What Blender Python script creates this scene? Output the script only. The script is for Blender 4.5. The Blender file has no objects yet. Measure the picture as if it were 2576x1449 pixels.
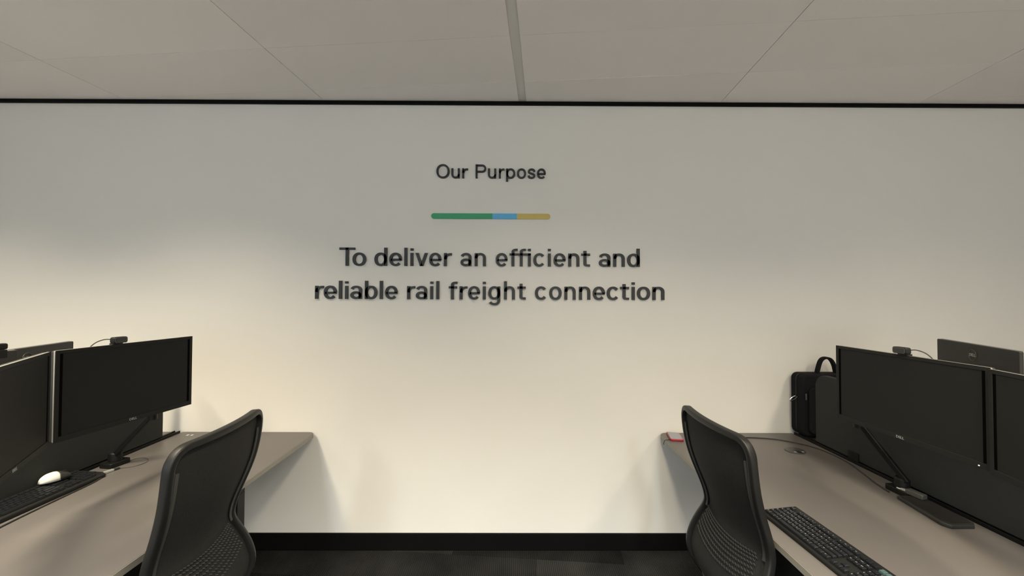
import bpy, bmesh, math, random
from mathutils import Vector, Matrix
random.seed(7)
SC = bpy.context.scene
COL = SC.collection
PI = math.pi

# ------------------------------------------------------------------ camera
F_PX = 1000.0
cam_d = bpy.data.cameras.new('camera')
cam_d.sensor_width = 36.0
cam_d.lens = F_PX / 2576 * 36.0
cam_d.clip_start = 0.02
cam = bpy.data.objects.new('camera', cam_d)
COL.objects.link(cam)
cam.matrix_world = (Matrix.Translation((0, -2.427, 1.532))
                    @ Matrix.Rotation(-math.atan(4 / F_PX), 4, 'Z')
                    @ Matrix.Rotation(PI / 2 + math.atan(18.5 / F_PX), 4, 'X')
                    @ Matrix.Rotation(0.0035, 4, 'Z'))
SC.camera = cam

# ------------------------------------------------------------------ view, world, lights
vs = SC.view_settings
vs.view_transform = 'Standard'
vs.look = 'None'
vs.gamma = 1.0
vs.use_curve_mapping = False
vs.exposure = 1.6
w = bpy.data.worlds.new('office_world')
SC.world = w
w.use_nodes = True
w.node_tree.nodes['Background'].inputs[0].default_value = (0.5, 0.52, 0.55, 1)
w.node_tree.nodes['Background'].inputs[1].default_value = 0.02

CEIL = 2.72
GRID = math.radians(-5.0)          # the building grid is turned against this wall


def area_light(name, loc, sx, sy, power, color, spread, rz=GRID):
    l = bpy.data.lights.new(name, 'AREA')
    l.shape = 'RECTANGLE'
    l.size = sx
    l.size_y = sy
    l.energy = power
    l.color = color
    l.spread = math.radians(spread)
    o = bpy.data.objects.new(name, l)
    COL.objects.link(o)
    o.location = loc
    o.rotation_euler = (0, 0, rz)
    return o


# louvred ceiling troffers of the office, just outside the frame
WARM = (1.0, 0.87, 0.64)
NEUT = (0.90, 0.96, 0.975)
SOFT = (1.0, 0.92, 0.82)
# x, y, length, power, colour, louvre spread, place
LAMPS = [(-3.20, -1.55, 1.1, 16, WARM, 113, 'back row on the left'),
         (-1.85, -1.60, 1.1, 17, WARM, 116, 'left desk row'),
         (0.27, -2.20, 1.7, 18.5, WARM, 130, 'middle aisle'),
         (1.15, -2.30, 1.4, 9, WARM, 127, 'front edge of the right desk'),
         (2.35, -2.20, 1.7, 12, WARM, 127, 'right desk row'),
         (-1.55, -4.1, 1.1, 48, NEUT, 132, 'middle of the room on the left'),
         (0.85, -4.1, 1.1, 48, NEUT, 132, 'middle of the room behind the aisle'),
         (3.25, -4.1, 1.1, 46, SOFT, 132, 'middle of the room on the right'),
         (-1.55, -5.6, 1.1, 48, NEUT, 132, 'rear of the room on the left'),
         (0.85, -5.6, 1.1, 48, NEUT, 132, 'rear of the room behind the aisle'),
         (3.25, -5.6, 1.1, 46, SOFT, 132, 'rear of the room on the right')]
for lx, ly, ln, p, c, sp, nm in LAMPS:
    area_light('troffer_light', (lx, ly, CEIL - 0.012), 0.26, ln, p, c, sp)
# added cool fill light, set before an invented window in the left wall
o = area_light('left_cool_fill', (-4.50, -4.2, 1.65), 2.4, 1.5, 11, (0.70, 0.86, 1.0), 180)
o.rotation_euler = (PI / 2, 0, 1.5 * PI)

# ------------------------------------------------------------------ helpers


def tag(o, label=None, cat=None, group=None, kind=None):
    if label:
        o['label'] = label
    if cat:
        o['category'] = cat
    if group:
        o['group'] = group
    if kind:
        o['kind'] = kind
    return o


def thing(name, label, cat, loc=(0, 0, 0), rz=0.0, group=None):
    o = bpy.data.objects.new(name, None)
    o.empty_display_size = 0.05
    COL.objects.link(o)
    o.location = loc
    o.rotation_euler = (0, 0, rz)
    return tag(o, label, cat, group)


class MB:
    def __init__(self):
        self.v = []
        self.f = []

    def add(self, vs, fs):
        n = len(self.v)
        self.v += [tuple(p) for p in vs]
        self.f += [tuple(i + n for i in f) for f in fs]
        return self

    def box(self, lo, hi):
        x0, y0, z0 = lo
        x1, y1, z1 = hi
        return self.add([(x0, y0, z0), (x1, y0, z0), (x1, y1, z0), (x0, y1, z0),
                         (x0, y0, z1), (x1, y0, z1), (x1, y1, z1), (x0, y1, z1)],
                        [(3, 2, 1, 0), (4, 5, 6, 7), (0, 1, 5, 4), (1, 2, 6, 5), (2, 3, 7, 6), (3, 0, 4, 7)])

    def prism(self, poly, a, b, axis='z'):
        """poly: 2d points, extruded from a to b along axis"""
        n = len(poly)

        def P(p, t):
            return {'z': (p[0], p[1], t), 'y': (p[0], t, p[1]), 'x': (t, p[0], p[1])}[axis]
        vs = [P(p, a) for p in poly] + [P(p, b) for p in poly]
        fs = [tuple(range(n))[::-1], tuple(range(n, 2 * n))]
        fs += [(i, (i + 1) % n, n + (i + 1) % n, n + i) for i in range(n)]
        return self.add(vs, fs)

    def sweep(self, path, prof, closed=False, up=None):
        """prof: list of (a,b) offsets along side and up vectors; up: list of vectors or one"""
        pts = [Vector(p) for p in path]
        n = len(pts)
        m = len(prof)
        vs = []
        last = None
        for i, p in enumerate(pts):
            if closed:
                t = pts[(i + 1) % n] - pts[i - 1]
            else:
                t = pts[min(i + 1, n - 1)] - pts[max(i - 1, 0)]
            t.normalize()
            if up is None:
                u = last if last else (Vector((0, 0, 1)) if abs(t.z) < 0.9 else Vector((0, 1, 0)))
            else:
                u = Vector(up[i]) if isinstance(up, list) else Vector(up)
            u = (u - t * u.dot(t)).normalized()
            last = u
            s = t.cross(u)
            for a, b in prof:
                vs.append(p + s * a + u * b)
        fs = []
        for i in range(n if closed else n - 1):
            j = (i + 1) % n
            for k in range(m):
                l = (k + 1) % m
                fs.append((i * m + k, i * m + l, j * m + l, j * m + k))
        if not closed:
            fs.append(tuple(range(m))[::-1])
            fs.append(tuple((n - 1) * m + k for k in range(m)))
        return self.add(vs, fs)

    def tube(self, path, r, n=8, closed=False):
        return self.sweep(path, [(r * math.cos(2 * PI * k / n), r * math.sin(2 * PI * k / n)) for k in range(n)], closed)

    def lathe(self, prof, n=24, c=(0, 0, 0)):
        """prof: (r,z) from bottom to top"""
        vs = []
        for r, z in prof:
            for k in range(n):
                a = 2 * PI * k / n
                vs.append((c[0] + r * math.cos(a), c[1] + r * math.sin(a), c[2] + z))
        fs = []
        for i in range(len(prof) - 1):
            for k in range(n):
                l = (k + 1) % n
                fs.append((i * n + k, i * n + l, (i + 1) * n + l, (i + 1) * n + k))
        fs.append(tuple(range(n))[::-1])
        fs.append(tuple((len(prof) - 1) * n + k for k in range(n)))
        return self.add(vs, fs)

    def grid(self, fn, nu, nv):
        vs = [fn(i / nu, j / nv) for j in range(nv + 1) for i in range(nu + 1)]
        fs = [(j * (nu + 1) + i, j * (nu + 1) + i + 1, (j + 1) * (nu + 1) + i + 1, (j + 1) * (nu + 1) + i)
              for j in range(nv) for i in range(nu)]
        return self.add(vs, fs)

    def build(self, name, mat, parent=None, bevel=0, seg=2, smooth=False, fix=True, weld=False):
        me = bpy.data.meshes.new(name)
        me.from_pydata(self.v, [], self.f)
        if fix:
            bm = bmesh.new()
            bm.from_mesh(me)
            if weld:
                bmesh.ops.remove_doubles(bm, verts=bm.verts, dist=1e-5)
            bmesh.ops.recalc_face_normals(bm, faces=bm.faces)
            bm.to_mesh(me)
            bm.free()
        me.materials.append(mat)
        if smooth:
            for p in me.polygons:
                p.use_smooth = True
            me.set_sharp_from_angle(angle=math.radians(40))
        o = bpy.data.objects.new(name, me)
        COL.objects.link(o)
        if parent:
            o.parent = parent
        if bevel:
            b = o.modifiers.new('bevel', 'BEVEL')
            b.width = bevel
            b.segments = seg
            b.limit_method = 'ANGLE'
            b.angle_limit = math.radians(35)
            for p in me.polygons:
                p.use_smooth = True
            me.set_sharp_from_angle(angle=math.radians(60))
            b.harden_normals = False
        return o


def box(name, lo, hi, mat, parent=None, bevel=0, seg=2):
    return MB().box(lo, hi).build(name, mat, parent, bevel, seg)


def rrect(x0, y0, x1, y1, r, n=5, corners=(1, 1, 1, 1)):
    """rounded rectangle, counter-clockwise from lower left; corners ll, lr, ur, ul"""
    pts = []
    cs = [((x0 + r, y0 + r), PI, (x0, y0)), ((x1 - r, y0 + r), 1.5 * PI, (x1, y0)),
          ((x1 - r, y1 - r), 0, (x1, y1)), ((x0 + r, y1 - r), 0.5 * PI, (x0, y1))]
    for k, ((cx, cy), a, sharp) in enumerate(cs):
        if corners[k]:
            for i in range(n + 1):
                t = a + 0.5 * PI * i / n
                pts.append((cx + r * math.cos(t), cy + r * math.sin(t)))
        else:
            pts.append(sharp)
    return pts


def bez(p, n=10):
    out = []
    for i in range(n + 1):
        t = i / n
        q = [Vector(a) for a in p]
        while len(q) > 1:
            q = [q[k].lerp(q[k + 1], t) for k in range(len(q) - 1)]
        out.append(q[0])
    return out


def catmull(pts, n=6, closed=False):
    P = [Vector(p) for p in pts]
    N = len(P)
    out = []
    for i in range(N if closed else N - 1):
        if closed:
            a, b, c, d = P[i - 1], P[i], P[(i + 1) % N], P[(i + 2) % N]
        else:
            a, b, c, d = P[max(i - 1, 0)], P[i], P[i + 1], P[min(i + 2, N - 1)]
        for k in range(n):
            t = k / n
            out.append(0.5 * ((2 * b) + (c - a) * t + (2 * a - 5 * b + 4 * c - d) * t * t + (3 * b - a - 3 * c + d) * t ** 3))
    if not closed:
        out.append(P[-1])
    return out


# ------------------------------------------------------------------ materials
def mat(name, col, rough=0.6, var=0.0, vscale=40.0, bump=0.0, bscale=200.0, metal=0.0, spec=0.5, coat=0.0,
        emit=None, estr=0.0, objvar=0.0):
    m = bpy.data.materials.new(name)
    m.use_nodes = True
    nt = m.node_tree
    b = nt.nodes['Principled BSDF']
    b.inputs['Base Color'].default_value = (*col, 1)
    b.inputs['Roughness'].default_value = rough
    b.inputs['Metallic'].default_value = metal
    b.inputs['Specular IOR Level'].default_value = spec
    b.inputs['Coat Weight'].default_value = coat
    tc = nt.nodes.new('ShaderNodeTexCoord')
    last = None
    if var:
        n = nt.nodes.new('ShaderNodeTexNoise')
        n.inputs['Scale'].default_value = vscale
        n.inputs['Detail'].default_value = 5
        nt.links.new(tc.outputs['Object'], n.inputs['Vector'])
        r = nt.nodes.new('ShaderNodeMapRange')
        r.inputs['To Min'].default_value = 1 - var
        r.inputs['To Max'].default_value = 1 + var
        nt.links.new(n.outputs['Fac'], r.inputs['Value'])
        last = r.outputs['Result']
    if objvar:
        oi = nt.nodes.new('ShaderNodeObjectInfo')
        r2 = nt.nodes.new('ShaderNodeMapRange')
        r2.inputs['To Min'].default_value = 1 - objvar
        r2.inputs['To Max'].default_value = 1 + objvar
        nt.links.new(oi.outputs['Random'], r2.inputs['Value'])
        if last:
            mu = nt.nodes.new('ShaderNodeMath')
            mu.operation = 'MULTIPLY'
            nt.links.new(last, mu.inputs[0])
            nt.links.new(r2.outputs['Result'], mu.inputs[1])
            last = mu.outputs[0]
        else:
            last = r2.outputs['Result']
    if last:
        vm = nt.nodes.new('ShaderNodeVectorMath')
        vm.operation = 'SCALE'
        vm.inputs[0].default_value = col
        nt.links.new(last, vm.inputs['Scale'])
        nt.links.new(vm.outputs[0], b.inputs['Base Color'])
    if bump:
        n2 = nt.nodes.new('ShaderNodeTexNoise')
        n2.inputs['Scale'].default_value = bscale
        n2.inputs['Detail'].default_value = 3
        nt.links.new(tc.outputs['Object'], n2.inputs['Vector'])
        bp = nt.nodes.new('ShaderNodeBump')
        bp.inputs['Strength'].default_value = bump
        bp.inputs['Distance'].default_value = 0.002
        nt.links.new(n2.outputs['Fac'], bp.inputs['Height'])
        nt.links.new(bp.outputs[0], b.inputs['Normal'])
    if emit:
        b.inputs['Emission Color'].default_value = (*emit, 1)
        b.inputs['Emission Strength'].default_value = estr
    return m


M = {}
M['wall'] = mat('wall_paint', (0.74, 0.725, 0.69), 0.75, var=0.012, vscale=2.5, bump=0.12, bscale=260, spec=0.3)
M['ceil'] = mat('ceiling_tile_white', (0.87, 0.83, 0.81), 0.9, var=0.015, vscale=6, bump=0.25, bscale=350, spec=0.2, objvar=0.02)
M['ceil_back'] = mat('ceiling_void_grey', (0.30, 0.29, 0.28), 0.9, var=0.05)
M['strip'] = mat('ceiling_strip_grey', (0.68, 0.66, 0.64), 0.8, var=0.02)
M['black_trim'] = mat('black_skirting_vinyl', (0.0035, 0.0035, 0.0035), 0.6, var=0.1, vscale=30, spec=0.08)
M['letter'] = mat('charcoal_acrylic', (0.022, 0.025, 0.027), 0.5, var=0.06, vscale=25)
M['green'] = mat('green_acrylic', (0.035, 0.33, 0.16), 0.5, var=0.05, vscale=30)
M['blue'] = mat('blue_acrylic', (0.10, 0.42, 0.72), 0.5, var=0.05, vscale=30)
M['yellow'] = mat('yellow_acrylic', (0.56, 0.44, 0.13), 0.5, var=0.05, vscale=30)
M['desk'] = mat('taupe_laminate', (0.112, 0.103, 0.099), 0.42, var=0.04, vscale=5, bump=0.04, bscale=500)
M['desk_edge'] = mat('grey_edge_band', (0.24, 0.225, 0.195), 0.5, var=0.03, vscale=40)
M['metal_black'] = mat('black_powder_coat', (0.006, 0.006, 0.006), 0.5, spec=0.25, var=0.1, vscale=80, bump=0.05, bscale=900)
M['fabric'] = mat('charcoal_screen_fabric', (0.034, 0.035, 0.033), 0.9, var=0.18, vscale=350, bump=0.5, bscale=700, spec=0.2)
M['plastic'] = mat('black_plastic', (0.009, 0.009, 0.009), 0.48, spec=0.28, var=0.08, vscale=60, bump=0.04, bscale=900)
M['plastic_back'] = mat('dark_grey_plastic', (0.024, 0.024, 0.023), 0.5, spec=0.3, var=0.06, vscale=60, bump=0.05, bscale=900)
M['bezel'] = mat('bezel_black', (0.014, 0.014, 0.0135), 0.58, var=0.08, vscale=60, spec=0.2)
M['screen'] = mat('matte_screen', (0.0135, 0.0135, 0.013), 0.6, var=0.06, vscale=20, spec=0.18)
M['slit'] = mat('screen_border_black', (0.0012, 0.0012, 0.0012), 0.6, var=0.1, spec=0.03)
M['silver'] = mat('silver_plastic', (0.42, 0.42, 0.41), 0.35, var=0.04, metal=0.4)
M['edge_silver'] = mat('grey_device_plastic', (0.06, 0.06, 0.058), 0.4, var=0.05)
M['rim'] = mat('silver_grey_monitor_rim', (0.30, 0.30, 0.28), 0.32, var=0.04, metal=0.2)
M['white_pl'] = mat('white_plastic', (0.72, 0.71, 0.66), 0.35, var=0.03)
M['chrome'] = mat('chrome', (0.6, 0.6, 0.6), 0.2, metal=1.0, var=0.03)
M['rubber'] = mat('black_cable_rubber', (0.014, 0.013, 0.013), 0.5, var=0.1)
M['greycable'] = mat('grey_cable', (0.06, 0.055, 0.055), 0.5, var=0.1)
M['key'] = mat('black_keycap', (0.008, 0.009, 0.011), 0.38, spec=0.3, var=0.08, vscale=120)
M['legend'] = mat('key_legend_white', (0.34, 0.35, 0.36), 0.5, var=0.05)
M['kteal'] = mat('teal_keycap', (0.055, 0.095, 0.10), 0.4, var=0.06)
M['chair_frame'] = mat('chair_black_nylon', (0.009, 0.009, 0.009), 0.45, spec=0.3, var=0.08, vscale=80, bump=0.06, bscale=700)
M['stitch_highlight'] = mat('charcoal_thread_lip_highlight', (0.032, 0.032, 0.031), 0.6, var=0.15, vscale=200)  # thread colour, also used for the painted highlight along the chair frame's lip
M['red'] = mat('red_phone_shell', (0.30, 0.012, 0.025), 0.3, var=0.05, metal=0.3)
M['glass'] = mat('phone_glass_reflection', (0.17, 0.18, 0.24), 0.10, var=0.03, spec=0.8, coat=0.6)  # pale bluish base paints in the wall reflected by the phone screen
M['bag'] = mat('black_nylon_bag', (0.006, 0.006, 0.008), 0.8, spec=0.15, var=0.2, vscale=300, bump=0.4, bscale=600)
M['led'] = mat('power_led', (0.9, 0.8, 0.6), 0.4, var=0.02, emit=(1.0, 0.72, 0.45), estr=1.2)
M['lens'] = mat('lens_glass', (0.004, 0.004, 0.006), 0.08, var=0.02, coat=0.5)
M['grommet'] = mat('grommet_grey', (0.045, 0.045, 0.045), 0.35, var=0.06)
M['diffuser'] = mat('lamp_louvre', (0.8, 0.8, 0.8), 0.3, var=0.02, metal=0.6)


def carpet_mat():
    m = bpy.data.materials.new('charcoal_carpet')
    m.use_nodes = True
    nt = m.node_tree
    b = nt.nodes['Principled BSDF']
    b.inputs['Roughness'].default_value = 0.95
    b.inputs['Specular IOR Level'].default_value = 0.04
    tc = nt.nodes.new('ShaderNodeTexCoord')
    oi = nt.nodes.new('ShaderNodeObjectInfo')
    wv = nt.nodes.new('ShaderNodeTexWave')
    wv.bands_direction = 'X'
    wv.inputs['Scale'].default_value = 28
    wv.inputs['Distortion'].default_value = 0.6
    nt.links.new(tc.outputs['Object'], wv.inputs['Vector'])
    ns = nt.nodes.new('ShaderNodeTexNoise')
    ns.inputs['Scale'].default_value = 220
    nt.links.new(tc.outputs['Object'], ns.inputs['Vector'])
    # broad tonal fields inside the planks
    nb = nt.nodes.new('ShaderNodeTexNoise')
    nb.inputs['Scale'].default_value = 3.5
    nt.links.new(tc.outputs['Object'], nb.inputs['Vector'])
    r1 = nt.nodes.new('ShaderNodeMapRange')
    r1.inputs['To Min'].default_value = 0.45
    r1.inputs['To Max'].default_value = 1.35
    nt.links.new(oi.outputs['Random'], r1.inputs['Value'])
    a = nt.nodes.new('ShaderNodeMath')
    a.operation = 'MULTIPLY'
    nt.links.new(r1.outputs[0], a.inputs[0])
    r2 = nt.nodes.new('ShaderNodeMapRange')
    r2.inputs['From Min'].default_value = 0.3
    r2.inputs['From Max'].default_value = 0.7
    r2.inputs['To Min'].default_value = 0.6
    r2.inputs['To Max'].default_value = 1.3
    nt.links.new(nb.outputs['Fac'], r2.inputs['Value'])
    nt.links.new(r2.outputs[0], a.inputs[1])
    c2 = nt.nodes.new('ShaderNodeMath')
    c2.operation = 'MULTIPLY'
    r3 = nt.nodes.new('ShaderNodeMapRange')
    r3.inputs['To Min'].default_value = 0.7
    r3.inputs['To Max'].default_value = 1.2
    nt.links.new(wv.outputs['Fac'], r3.inputs['Value'])
    nt.links.new(a.outputs[0], c2.inputs[0])
    nt.links.new(r3.outputs[0], c2.inputs[1])
    vm = nt.nodes.new('ShaderNodeVectorMath')
    vm.operation = 'SCALE'
    vm.inputs[0].default_value = (0.021, 0.021, 0.0208)
    nt.links.new(c2.outputs[0], vm.inputs['Scale'])
    nt.links.new(vm.outputs[0], b.inputs['Base Color'])
    ad = nt.nodes.new('ShaderNodeMath')
    ad.operation = 'ADD'
    nt.links.new(wv.outputs['Fac'], ad.inputs[0])
    nt.links.new(ns.outputs['Fac'], ad.inputs[1])
    bp = nt.nodes.new('ShaderNodeBump')
    bp.inputs['Strength'].default_value = 0.6
    bp.inputs['Distance'].default_value = 0.003
    nt.links.new(ad.outputs[0], bp.inputs['Height'])
    nt.links.new(bp.outputs[0], b.inputs['Normal'])
    return m


def mesh_fabric():
    m = bpy.data.materials.new('chair_mesh_weave')
    m.use_nodes = True
    nt = m.node_tree
    b = nt.nodes['Principled BSDF']
    b.inputs['Roughness'].default_value = 0.8
    b.inputs['Specular IOR Level'].default_value = 0.25
    tc = nt.nodes.new('ShaderNodeTexCoord')
    br = nt.nodes.new('ShaderNodeTexVoronoi')
    br.inputs['Scale'].default_value = 330
    nt.links.new(tc.outputs['Object'], br.inputs['Vector'])
    r = nt.nodes.new('ShaderNodeMapRange')
    r.inputs['To Min'].default_value = 1.25
    r.inputs['To Max'].default_value = 0.6
    nt.links.new(br.outputs['Distance'], r.inputs['Value'])
    vm = nt.nodes.new('ShaderNodeVectorMath')
    vm.operation = 'SCALE'
    vm.inputs[0].default_value = (0.014, 0.014, 0.0135)
    nt.links.new(r.outputs[0], vm.inputs['Scale'])
    nt.links.new(vm.outputs[0], b.inputs['Base Color'])
    bp = nt.nodes.new('ShaderNodeBump')
    bp.inputs['Strength'].default_value = 0.4
    bp.inputs['Distance'].default_value = 0.001
    nt.links.new(br.outputs['Distance'], bp.inputs['Height'])
    nt.links.new(bp.outputs[0], b.inputs['Normal'])
    return m


M['carpet'] = carpet_mat()
M['mesh'] = mesh_fabric()

# ------------------------------------------------------------------ room shell
RX0, RX1, RY0 = -4.6, 4.6, -6.6


def struct(o):
    o['kind'] = 'structure'
    return o


struct(box('wall_front', (RX0 - .1, 0, -0.05), (RX1 + .1, 0.1, CEIL + 0.1), M['wall']))
struct(box('wall_back', (RX0 - .1, RY0 - 0.1, -0.05), (RX1 + .1, RY0, CEIL + 0.1), M['wall']))
struct(box('wall_left', (RX0 - 0.1, RY0, -0.05), (RX0, 0, CEIL + 0.1), M['wall']))
struct(box('wall_right', (RX1, RY0, -0.05), (RX1 + 0.1, 0, CEIL + 0.1), M['wall']))
struct(box('trim_1', (RX0, -0.016, CEIL - 0.021), (RX1, 0, CEIL), M['black_trim'], bevel=0.001))
struct(box('baseboard_front', (RX0, -0.012, 0), (RX1, 0, 0.099), M['black_trim'], bevel=0.002))
floor = struct(box('floor', (RX0, RY0, -0.05), (RX1, 0, -0.006), M['black_trim']))
ceiling = struct(box('ceiling', (RX0, RY0, CEIL + 0.016), (RX1, 0, CEIL + 0.08), M['ceil_back']))


def clip(poly, fn):
    out = []
    for i in range(len(poly)):
        a, b = poly[i], poly[(i + 1) % len(poly)]
        da, db = fn(a), fn(b)
        if da >= 0:
            out.append(a)
        if (da >= 0) != (db >= 0):
            t = da / (da - db)
            out.append((a[0] + (b[0] - a[0]) * t, a[1] + (b[1] - a[1]) * t))
    return out


def clip_room(poly, ymax):
    for fn in (lambda p: ymax - p[1], lambda p: p[1] - RY0 - 0.002, lambda p: p[0] - RX0 - 0.002, lambda p: RX1 - 0.002 - p[0]):
        poly = clip(poly, fn)
        if len(poly) < 3:
            return None
    ar = sum(poly[i][0] * poly[(i + 1) % len(poly)][1] - poly[(i + 1) % len(poly)][0] * poly[i][1] for i in range(len(poly)))
    return poly if abs(ar) > 1e-3 else None


def gpt(u, v, o):
    c, s = math.cos(GRID), math.sin(GRID)
    return (o[0] + u * c - v * s, o[1] + u * s + v * c)


# ceiling tiles: columns 1.212 m apart, rows 0.393 m, on the turned grid
GO = (0.016, -0.63)
PU, PV = 1.212, 0.393
STRIP = 0.023
for i in range(-5, 5):
    for j in range(-16, 3):
        u0, u1 = i * PU + 0.0018, (i + 1) * PU - 0.0018
        if i == 0:
            u0 = STRIP
        if i == -1:
            u1 = -STRIP
        v0, v1 = j * PV + 0.0008, (j + 1) * PV - 0.0008
        poly = clip_room([gpt(a, b, GO) for a, b in ((u0, v0), (u1, v0), (u1, v1), (u0, v1))], -0.0005)
        if poly:
            jit = random.uniform(0, 0.0012)
            MB().prism(poly, CEIL + jit, CEIL + 0.015 + jit).build('ceiling_tile', M['ceil'], ceiling)
poly = clip_room([gpt(a, b, GO) for a, b in ((-STRIP + .0006, -7), (STRIP - .0006, -7), (STRIP - .0006, 2), (-STRIP + .0006, 2))], -0.0005)
MB().prism(poly, CEIL + 0.004, CEIL + 0.016).build('access_strip', M['strip'], ceiling)

# carpet planks
CO = (0.158, -0.0905)
for j in range(-15, 3):
    off = 0.5 * (j % 2)
    for i in range(-6, 7):
        u0, u1 = i + off - 0.5 + .0006, i + 1 + off - 0.5 - .0006
        v0, v1 = j * 0.25 + .0006, (j + 1) * 0.25 - .0006
        poly = clip_room([gpt(a, b, CO) for a, b in ((u0, v0), (u1, v0), (u1, v1), (u0, v1))], -0.0125)
        if poly and abs(poly[0][0]) < 4.4:
            MB().prism(poly, -0.006, random.uniform(-0.0006, 0.0006)).build('carpet_plank', M['carpet'], floor)

# ceiling lamps (frame and reflector around the area lights)
for k, (lx, ly, ln, p, c, sp, nm) in enumerate(LAMPS):
    t = thing('ceiling_troffer', 'slim louvred ceiling light over the ' + nm, 'ceiling light', (lx, ly, CEIL - 0.0005), GRID, 'louvred ceiling lights')
    fr = MB()
    h = ln / 2 + 0.02
    fr.box((-0.15, -h - .03, -0.010), (-0.135, h + .03, 0)).box((0.135, -h - .03, -0.010), (0.15, h + .03, 0))
    fr.box((-0.135, -h - .03, -0.010), (0.135, -h, 0)).box((-0.135, h, -0.010), (0.135, h + .03, 0))
    fr.build('frame', M['white_pl'], t, weld=True)
    box('reflector', (-0.135, -h, -0.004), (0.135, h, -0.001), M['diffuser'], t)

# unseen window added behind the camera to go with the cool fill
wn = MB()
for (y0, y1, z0, z1) in ((-5.45, -2.95, 0.85, 0.90), (-5.45, -2.95, 2.40, 2.45), (-5.45, -5.40, 0.90, 2.40), (-3.00, -2.95, 0.90, 2.40), (-4.225, -4.175, 0.90, 2.40)):
    wn.box((RX0, y0, z0), (RX0 + 0.04, y1, z1))
win = struct(wn.build('added_window_1', M['white_pl'], weld=False))
for y0, y1 in ((-5.40, -4.225), (-4.175, -3.0)):
    box('pane', (RX0 + 0.012, y0, 0.90), (RX0 + 0.018, y1, 2.40), M['glass'], win)

# ------------------------------------------------------------------ wall lettering
PXM = 0.0024249                     # metres per traced unit on the wall
LT = 0.012                          # letter thickness


def wx(px):
    return (-1.196 + (px - 790) * PXM) * 0.995


def ell(cx, cy, rx, ry, a0, a1, n=26, e=2.15):
    out = []
    for i in range(n + 1):
        a = math.radians(a0 + (a1 - a0) * i / n)
        c, s = math.cos(a), math.sin(a)
        out.append((cx + rx * math.copysign(abs(c) ** (2 / e), c), cy + ry * math.copysign(abs(s) ** (2 / e), s)))
    return out


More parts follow.
